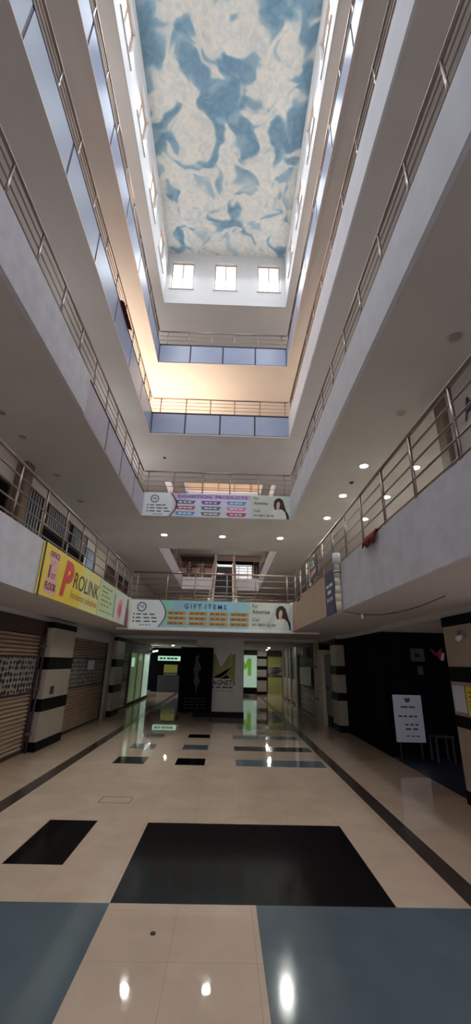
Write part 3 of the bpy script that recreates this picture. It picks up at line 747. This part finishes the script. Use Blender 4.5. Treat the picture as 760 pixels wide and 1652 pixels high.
column(-3.95, -3.60, 9.0, 10.35, 'beige column with black stone bands after the nearest left shutter', BD)
S2 = shutter('l', 10.4, 13.95, 2.2, 'second beige rolling shutter at left with a paper notice', 'shutter', (1.02, 1.72), False)
o = MB().box(SHL+.035, SHL+.04, 12.15, 12.75, 1.42, 1.66).build('paper_notice', M['palelilac']); tag(o, 'small pale paper notice stuck on the second left shutter', 'notice')
struct(MB().box(SHL-.05, SHL+.12, 13.95, 14.35, 0, zh).build('trim_37', M['stone']))
column(-3.95, -3.58, 14.4, 15.5, 'beige column with black stone bands farther along the left wall', BD)
shutter('l', 15.55, 17.5, 1.95, 'third rolling shutter at left, grey band over peach slats', 'shutter', (1.0, 1.6))
e = thing('glass_shop_front', 'green lit glass shop front beyond the third left shutter', 'shop front', (SHL, 17.6, 0))
for k, (y0, y1) in enumerate(((17.7, 19.0), (19.1, 20.4), (20.5, 22.2))):
    MB().box(SHL-.02, SHL+.0, y0, y1, .1, 2.0).build('glass_pane', M['glassgreen'] if k < 2 else M['litpanel'], e)
    MB().box(SHL-.04, SHL+.05, y0-.1, y0, 0, zh).build('mullion', M['stone'], e)
MB().box(SHL-.04, SHL+.06, 17.6, 22.2, 2.0, zh).build('dark_header', M['brown'], e)
MB().box(SHL+.0, SHL+.02, 18.0, 18.5, 1.45, 1.8).build('lit_sticker', M['sign_lit'], e)
MB().box(SHL-.04, SHL+.05, 17.6, 22.2, 0, .1).build('plinth', M['black'], e)
e = thing('tube_lamp', 'white tube lamp fixed above the far left shop front', 'lamp', (SHL, 21, 2.1))
MB().tube((SHL+.2, 21.6, 2.12), (SHL+.2, 23.2, 2.2), .035, 10).build('tube', M['lampwhite'], e, True); MB().box(SHL+.07, SHL+.22, 21.55, 21.65, 2.08, 2.2).build('bracket', M['steel_d'], e)
# far ground-floor shops
e = thing('dark_far_shop', 'dark far shop with pale lit sign strip behind the black standee', 'shop front', (-3.2, 26, 0))
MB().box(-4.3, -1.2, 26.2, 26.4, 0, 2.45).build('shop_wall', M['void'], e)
MB().box(-4.0, -2.55, 26.1, 26.2, 1.72, 1.98).build('sign_strip', M['sign_lit'], e)
pl = Plane((-4.0, 26.1, 1.72), (1, 0, 0), (0, 0, 1)); pl.lines(.1, 1.2, .08, .1, .0, M['ink'], e, 5)
MB().box(-3.6, -2.8, 26.12, 26.2, 1.05, 1.5).build('goods_shelf', M['olive'], e)
MB().box(-3.6, -2.8, 26.1, 26.2, .92, 1.0).build('counter_edge', M['grey'], e)
MB().box(-3.9, -2.6, 25.9, 26.15, 0, .9).build('counter', M['dkgrey'], e)
e = thing('lime_sign_panel', 'pale green lit glass panel with lime logo right of the pillar', 'shop front', (1.4, 26, 0))
MB().box(.7, 1.95, 26.2, 26.4, .35, 2.15).build('glass_panel', M['litpanel'], e); MB().box(.7, 1.95, 26.2, 26.4, 0, .35).build('plinth', M['black'], e)
MB().box(.7, 1.95, 26.2, 26.4, 2.15, 2.45).build('header', M['brown'], e)
pl = Plane((.9, 26.19, 1.0), (1, 0, 0), (0, 0, 1))
pl.shape([(.0, 0), (.2, 0), (.2, .5), (.35, .3), (.5, .5), (.5, 0), (.72, 0), (.72, .95), (.5, .95), (.36, .6), (.2, .95), (0, .95)], 0, .02, 'logo_mark', M['limelogo'], e)
column(1.97, 2.52, 26.0, 26.4, 'far striped column between green panel and yellow shutter', [(0, .15), (.75, .95), (1.35, 1.55), (1.95, 2.1)], 2.45)
e = thing('yellow_shutter', 'yellow rolling shutter at the far right end of corridor', 'shutter', (2.9, 26, 0))
mb = MB()
for k in range(24): mb.hexa([(2.6, 26.15, k*.088), (3.45, 26.15, k*.088), (3.45, 26.3, k*.088), (2.6, 26.3, k*.088), (2.6, 26.19, k*.088+.08), (3.45, 26.19, k*.088+.08), (3.45, 26.3, k*.088+.08), (2.6, 26.3, k*.088+.08)])
mb.build('slats', M['yellowshut'], e); MB().box(2.6, 3.45, 26.1, 26.14, 1.0, 1.5).build('lattice_band', M['lattice'], e); MB().box(2.55, 3.5, 26.05, 26.3, 2.11, 2.45).build('shutter_box', M['brown'], e)

# right shop line, far part
column(SHR-.02, SHR+.6, 12.3, 13.0, 'dim striped column at the edge of the black partition', [(0, .17), (.78, .98), (1.45, 1.68), (2.25, 2.42)])
e = thing('wall_locker', 'grey blue steel cabinet beside the dim striped column', 'cabinet', (SHR, 13.1, 0))
MB().bbox(SHR-.05, SHR+.5, 13.1, 13.6, .3, 2.0, .01).build('body', M['grey'], e); MB().box(SHR-.06, SHR-.05, 13.15, 13.55, 1.0, 1.1).build('shelf_edge', M['dkgrey'], e); MB().box(SHR-.04, SHR+.5, 13.12, 13.58, 0, .3).build('plinth', M['black'], e)
o = MB().bbox(SHR-.12, SHR+.3, 13.75, 14.35, .12, 2.15, .03).box(SHR-.1, SHR+.3, 13.78, 14.32, 0, .12).build('riser_duct', M['cream']); tag(o, 'cream vertical duct on right wall beside the grey cabinet', 'duct')
for k, y in enumerate((14.6, 15.0)):
    e = thing('drain_pipe', 'cream vertical pipe on right wall, %s the duct' % ('next to' if k == 0 else 'second from'), 'pipe', (SHR, y, 0))
    MB().tube((SHR-.05, y, 0), (SHR-.05, y, zh), .06, 12).build('pipe', M['cream'], e, True)
    for z in (.6, 1.6): MB().tube((SHR-.05, y, z), (SHR-.05, y, z+.06), .075, 12).build('pipe_collar', M['grey'], e, True)
shutter('r', 15.3, 18.6, 2.1, 'brown rolling shutter on the right with a hanging white sheet', 'shutter_g')
o = MB().hexa([(SHR-.09, 15.7, .98), (SHR-.08, 15.7, .98), (SHR-.08, 18.0, .95), (SHR-.09, 18.0, .95), (SHR-.09, 15.7, 1.62), (SHR-.08, 15.7, 1.62), (SHR-.08, 18.0, 1.58), (SHR-.09, 18.0, 1.58)]).build('hanging_sheet', M['ivory']); tag(o, 'white sheet hanging on the brown shutter at right', 'sheet')
o = MB().bbox(SHR-.1, SHR+.3, 18.7, 19.3, 0, zh, .02).build('shop_pilaster', M['stone']); tag(o, 'grey pilaster beyond the brown right shutter', 'pilaster')
e = thing('beige_shop_front', 'beige panelled shop front far along the right wall', 'shop front', (SHR, 19.4, 0))
for k in range(3): 
    MB().box(SHR-.02, SHR+.1, 19.4+1.35*k, 20.6+1.35*k, .1, 1.05).build('lower_panel', M['stone'], e); MB().box(SHR, SHR+.1, 19.4+1.35*k, 20.6+1.35*k, 1.05, 2.0).build('dark_pane', M['dkgrey'], e)
    MB().box(SHR-.08, SHR+.1, 20.6+1.35*k, 20.75+1.35*k, 0, zh).build('frame_post', M['stone'], e)
MB().box(SHR-.02, SHR+.1, 19.4, 23.4, 2.0, zh).build('header', M['brown'], e)
e = thing('wall_meter', 'small grey meter box high above the brown right shutter', 'meter', (SHR-.1, 16.5, 2.1))
MB().bbox(SHR-.25, SHR-.07, 16.2, 16.8, 1.95, 2.3, .02).build('body', M['grey'], e); MB().box(SHR-.26, SHR-.25, 16.3, 16.5, 2.05, 2.2).build('dial', M['white'], e)

# right recess: black partition, navy wall, floor notice, wall boxes, near striped column
struct(MB().box(3.42, 3.52, 9.3, 12.3, 0, zh).build('wall_right', M['void']))
struct(MB().box(3.52, 7.2, 9.3, 9.45, 0, zh).build('wall_right', M['navy']))
struct(MB().box(7.0, 7.2, 3, 9.3, 0, zh).build('wall_right', M['navy']))
e = thing('notice_board', 'white printed notice board standing against the black wall', 'notice board', (4.0, 9.1, 0))
pl = Plane((3.47, 9.08, .30), (1, 0, 0), (0, 0, 1))
def skew(pts): return pts
pl.rect(0, .58, 0, .86, -.03, 0, 'board', M['palelilac'], e)
pl.shape([(.26, .72), (.32, .72), (.36, .8), (.22, .8)], 0, .002, 'emblem', M['ink'], e)
pl.lines(.14, .48, .62, .03, 0, M['ink'], e, 2); pl.lines(.08, .5, .45, .03, 0, M['ink'], e, 4); pl.lines(.2, .5, .3, .03, 0, M['ink'], e, 3); pl.lines(.2, .5, .22, .03, 0, M['ink'], e, 2); pl.lines(.2, .5, .1, .02, 0, M['ink'], e, 3)
for x in (3.55, 3.97): MB().tube((x, 9.13, 0), (x, 9.13, .35), .015, 8).build('stand_leg', M['brown'], e)
e = thing('wooden_stool', 'dark brown wooden stool in the shadow beside the notice board', 'stool', (4.2, 9.0, 0))
MB().bbox(4.12, 4.52, 8.85, 9.2, .42, .46, .02).build('seat', M['brown'], e)
for x in (4.16, 4.48):
    for y in (8.89, 9.16): MB().box(x-.02, x+.02, y-.02, y+.02, 0, .42).build('leg', M['brown'], e)
e = thing('switch_box', 'grey electrical box mounted high on the dark recess wall', 'electrical box', (4.1, 9.25, 1.8))
MB().bbox(4.0, 4.3, 9.2, 9.3, 1.82, 2.08, .01).build('body', M['dkgrey'], e); MB().box(4.08, 4.18, 9.19, 9.2, 1.9, 1.98).build('dial', M['black'], e)
o = MB().bbox(4.12, 4.24, 9.22, 9.3, 1.55, 1.72, .01).build('small_switch', M['dkgrey']); tag(o, 'small grey switch below the electrical box in recess', 'switch')
e = thing('tool_bundle', 'small red and pink bundle hanging on recess wall', 'bundle', (4.6, 9.25, 1.9))
MB().path([(4.45, 9.24, 2.08), (4.56, 9.2, 1.95), (4.68, 9.2, 2.1), (4.6, 9.2, 1.88)], .03, 8).build('coil', M['maroon'], e, True); MB().tube((4.66, 9.2, 1.85), (4.7, 9.2, 2.0), .04, 8).build('grip', M['pinkp'], e, True)
N1 = column(3.32, 4.1, 4.9, 6.4, 'nearest striped column at right edge with paper notices', [(0, .16), (.93, 1.08), (1.52, 1.72), (2.28, 2.42)])
pl = Plane((3.308, 6.36, 1.13), (0, -1, 0), (0, 0, 1))
o = pl.rect(.03, .33, 0, .34, 0, .004, 'paper_notice', M['palelilac'], None); tag(o, 'white paper notice on the nearest right column', 'notice')
e = thing('yellow_notice', 'yellow printed notice beside the white paper on right column', 'notice', (3.3, 5.9, 1.1))
pl.rect(.36, .78, -.02, .34, 0, .005, 'sheet', M['yellow'], e)
for k in range(5): pl.lines(.42, .72, .04+.055*k, .012, .005, M['ink'], e, 3)
e = thing('wall_camera', 'white security camera on the upper part of right column', 'camera', (3.75, 6.35, 2.1))
MB().tube((3.29, 5.86, 2.12), (3.2, 5.8, 2.08), .035, 12).build('camera_body', M['white'], e, True); MB().box(3.27, 3.32, 5.82, 5.92, 2.12, 2.2).build('bracket', M['grey'], e)
# cobwebbed pipes near the left column
e = thing('rusty_pipe', 'rusty brown pipe running down between left shutter and column', 'pipe', (-3.7, 8.95, 0))
MB().path([(-3.72, 8.9, 0), (-3.7, 8.92, 1.2), (-3.72, 8.9, 2.38)], .025, 8).build('pipe', M['brown'], e, True)
for z in (.3, 1.1, 1.9): MB().box(-3.76, -3.67, 8.86, 8.95, z, z+.05).build('clamp', M['steel_d'], e)
o = MB().box(-3.598, -3.58, 9.3, 9.45, 1.0, 1.15).build('small_switch', M['dkgrey']); tag(o, 'small grey switch on the near left striped column', 'switch')

# ------------------------------------------------------------------ pillar and standee
e = thing('tiled_pillar', 'square beige pillar with green M logo and MAGNETS lettering', 'pillar', (0, 15, 0))
MB().bbox(-.98, .66, 14.93, 15.8, .17, 2.45, .015).build('shaft', M['pillar'], e)
MB().bbox(-1.0, .68, 14.9, 15.82, 0, .17, .015).build('skirting', M['black'], e)
pl = Plane((-.42, 14.93, 0), (1, 0, 0), (0, 0, 1))
c = .003
pl.shape([(.02, 1.28), (.16, 1.20), (.40, 1.34), (.55, 1.46), (.62, 1.62), (.66, 1.98), (.60, 1.98), (.30, 1.55), (.10, 1.98), (.02, 1.98)], 0, c, 'logo_mark', M['olive'], e)
pl.shape([(.04, 1.2), (.3, 1.22), (.5, 1.36), (.63, 1.55), (.64, 1.15), (.78, 1.15), (.80, 1.98), (.68, 1.98), (.64, 1.7), (.62, 1.2), (.5, 1.3), (.3, 1.18)], 0, c, 'logo_mark', M['olive'], e)
pl.text('MAGNETS', -.12, .98, .92, .16, c, M['ink'], e, bold=.02)
pl.lines(-.05, .78, .89, .045, .0, M['ink'], e, 4); pl.lines(.0, .75, .80, .02, 0, M['grey'], e, 6)
e = thing('roll_up_standee', 'black roll-up standee with faint dancing figure beside the pillar', 'standee', (-.9, 14.2, 0))
pl = Plane((-1.45, 14.25, 0), (1, 0, 0), (0, 0, 1))
pl.rect(0, 1.08, .20, 2.12, -.02, 0, 'poster_sheet', M['void'], e)
pl.shape([(.5, 1.85), (.56, 1.93), (.62, 1.85), (.58, 1.74), (.66, 1.62), (.70, 1.45), (.60, 1.4), (.62, 1.25), (.68, 1.08), (.6, .98), (.56, .72), (.53, .98), (.46, 1.1), (.5, 1.3), (.44, 1.45), (.5, 1.68)], 0, .002, 'printed_figure', M['poster_p'], e)
for k in range(4): pl.lines(.2, .9, .32+.09*k, .02, 0, M['poster_g'], e, 4)
for x in (-1.43, -.39): MB().box(x-.015, x+.015, 14.24, 14.27, .02, 2.14).build('frame_post', M['black'], e)
for x in (-1.43, -.39): MB().box(x-.02, x+.02, 14.05, 14.45, 0, .03).build('foot', M['black'], e)
MB().box(-1.45, -.37, 14.23, 14.28, 2.12, 2.15).build('top_bar', M['black'], e)

# small floor marks: drain cap and access hatch frame
o = MB().tube((-.42, 3.52, 0), (-.42, 3.52, .006), .018, 14).build('brass_stud', M['brown']); tag(o, 'small brown round stud set in the near beige floor', 'floor stud')
e = thing('floor_hatch', 'thin outlined rectangular hatch in the beige floor', 'floor hatch', (-1.5, 6.2, 0))
mb = MB(); x0, x1, y0, y1 = -1.55, -1.15, 6.15, 6.4
for a in ((x0, x1, y0, y0+.012), (x0, x1, y1-.012, y1), (x0, x0+.012, y0+.012, y1-.012), (x1-.012, x1, y0+.012, y1-.012)): mb.box(*a, 0, .003)
mb.build('hatch_frame', M['shutter_g'], e)

GROUND |= set(bpy.data.objects)-BEFORE
struct(MB().box(-3.82, SHR+.1, YB-.14, YB-.10, 2.70, 2.76).build('trim_36', M['plaster']))
e = thing('sagging_cable', 'thin black cable sagging under the right gallery soffit', 'cable', (2.6, 8.5, 2.7))
MB().path([(2.5, 8.7, 2.76), (2.72, 8.3, 2.66), (2.95, 7.9, 2.62), (3.1, 7.4, 2.62), (3.25, 6.9, 2.66), (3.5, 6.5, 2.78)], .007, 6).build('cable', M['brown'], e, True)
MB().tube((2.72, 8.3, 2.58), (2.72, 8.3, 2.68), .02, 8).build('lamp_holder', M['white'], e, True)

# The ground floor is laid out on its own tile module (one unit = K metres); the galleries are in metres above
# the gallery datum. Bring both into one frame with the floor at z = 0.
K = 1.335; LIFT = 1.7*(K-1)
for o in list(bpy.data.objects):
    g = o in GROUND
    T = Matrix.Scale(K, 4) if g else Matrix.Translation((0, 0, LIFT))
    if o.type == 'MESH':
        o.data.transform(T)
        if o.parent and o.parent.type == 'EMPTY':
            base = o.parent.location.copy(); o.matrix_parent_inverse = Matrix.Translation(-(base*K if g else base+V((0, 0, LIFT))))
for o in list(bpy.data.objects):
    if o.type == 'EMPTY': o.location = o.location*K if o in GROUND else o.location+V((0, 0, LIFT))

# ------------------------------------------------------------------ light
def area(name, loc, rot, sx, sy, power, col):
    l = bpy.data.lights.new(name, 'AREA'); l.shape = 'RECTANGLE'; l.size = sx; l.size_y = sy; l.energy = power; l.color = col
    o = bpy.data.objects.new(name, l); COL.objects.link(o); o.location = V(loc)+V((0, 0, LIFT)); o.rotation_euler = rot; return o
DAY = (.86, .92, 1.)
PW = 90; TI = 58
def fill_window(side, c, z, wd, power, col):
    """added, out-of-view window panel and area lamp that brighten the gallery soffits"""
    WN[0] += 1
    e = bpy.data.objects.new('window_%d' % WN[0], None); COL.objects.link(e); e['kind'] = 'structure'  # added and unseen; numbered on after the clerestory windows
    x = XWL if side == 'l' else XWR; s = 1 if side == 'l' else -1; h = wd/2; z0, z1 = z+.5, z+2.0; f = .05
    MB().box(x, x+.01*s, c-h, c+h, z0, z1).build('window_pane', M['pane'], e)  # glowing sheet of the added window
    mb = MB()
    for a, b, p, q in ((c-h-f, c-h, z0-f, z1+f), (c+h, c+h+f, z0-f, z1+f), (c-h, c+h, z0-f, z0), (c-h, c+h, z1, z1+f), (c-.02, c+.02, z0, z1)): mb.box(x, x+.05*s, a, b, p, q)
    mb.build('window_frame', M['winframe'], e)
    area('window_light', (x+.08*s, c, (z0+z1)/2), (0, math.radians(-100 if side == 'l' else 100), 0), 1.4, wd, power, col)  # fill lamp of the added window, no known opening here
WARM = (1., .74, .50); NEU = (1., .97, .93)
for c in (11.8, 14.2, 17): fill_window('l', c, LV[2][1], 2.2, 78, WARM)  # unseen, added to warm the soffits over the third gallery
for c in (13.2, 16.4): fill_window('r', c, LV[2][1], 2.2, 50, WARM)
for sd in 'lr':
    for c in (7, 12, 17): fill_window(sd, c, LV[3][1], 2.2, 32, NEU)
    for c, p in ((8, 6), (13, 22), (17.5, 40)): fill_window(sd, c, LV[1][1], 2.2, p, NEU)
for c in SIDE_W:
    PW = (118 if 2 < c < 10 else 80) if c < 12 else 34
    area('window_light', (XL+.02, c, 19.7), (0, math.radians(-90+TI), 0), 1.7, 1.15, PW, DAY)
    area('window_light', (XR-.02, c, 19.7), (0, math.radians(90-TI), 0), 1.7, 1.15, PW, DAY)
PW = 38
for c in BK:
    area('window_light', (c, YB-.02, 19.7), (math.radians(-90+TI), 0, 0), 1.0, 1.7, PW, DAY)
    area('window_light', (c, YN+.02, 19.7), (math.radians(90-TI), 0, 0), 1.0, 1.7, PW, DAY)
sun = bpy.data.lights.new('sun', 'SUN'); sun.energy = 42; sun.angle = .01; sun.color = (1., .80, .60)
so = bpy.data.objects.new('sun', sun); COL.objects.link(so)
el = math.radians(30)
so.rotation_euler = V((-.25, -.83, -math.sin(el))).to_track_quat('-Z', 'Y').to_euler()
w = bpy.data.worlds.new('sky'); SC.world = w; w.use_nodes = True
bg = w.node_tree.nodes['Background']; bg.inputs[0].default_value = (.80, .87, 1., 1); bg.inputs[1].default_value = 1.5

# ------------------------------------------------------------------ camera
def cam_axes(p, yw, r):
    cy, sy = math.cos(yw), math.sin(yw)
    f = V((sy*math.cos(p), cy*math.cos(p), math.sin(p))); rt = V((cy, -sy, 0)); up = rt.cross(f)
    c, s = math.cos(r), math.sin(r)
    return c*rt+s*up, -s*rt+c*up, f
rt, up, fw = cam_axes(.3539, .0165, .0249)
cd = bpy.data.cameras.new('camera'); cam = bpy.data.objects.new('camera', cd); COL.objects.link(cam)
cam.matrix_world = Matrix(((rt.x, up.x, -fw.x, 0), (rt.y, up.y, -fw.y, 0), (rt.z, up.z, -fw.z, 1.7*K), (0, 0, 0, 1)))
cd.sensor_fit = 'VERTICAL'; cd.sensor_height = 36; cd.sensor_width = 36; cd.lens = 658.04/1652*36; cd.clip_end = 200; cd.clip_start = .05
SC.camera = cam
vs = SC.view_settings
vs.view_transform = 'Standard'; vs.look = 'None'; vs.gamma = 1; vs.use_curve_mapping = False; vs.exposure = .14
SC.cycles.max_bounces = 10; SC.cycles.diffuse_bounces = 6; SC.cycles.glossy_bounces = 4
SC.cycles.sample_clamp_indirect = 6
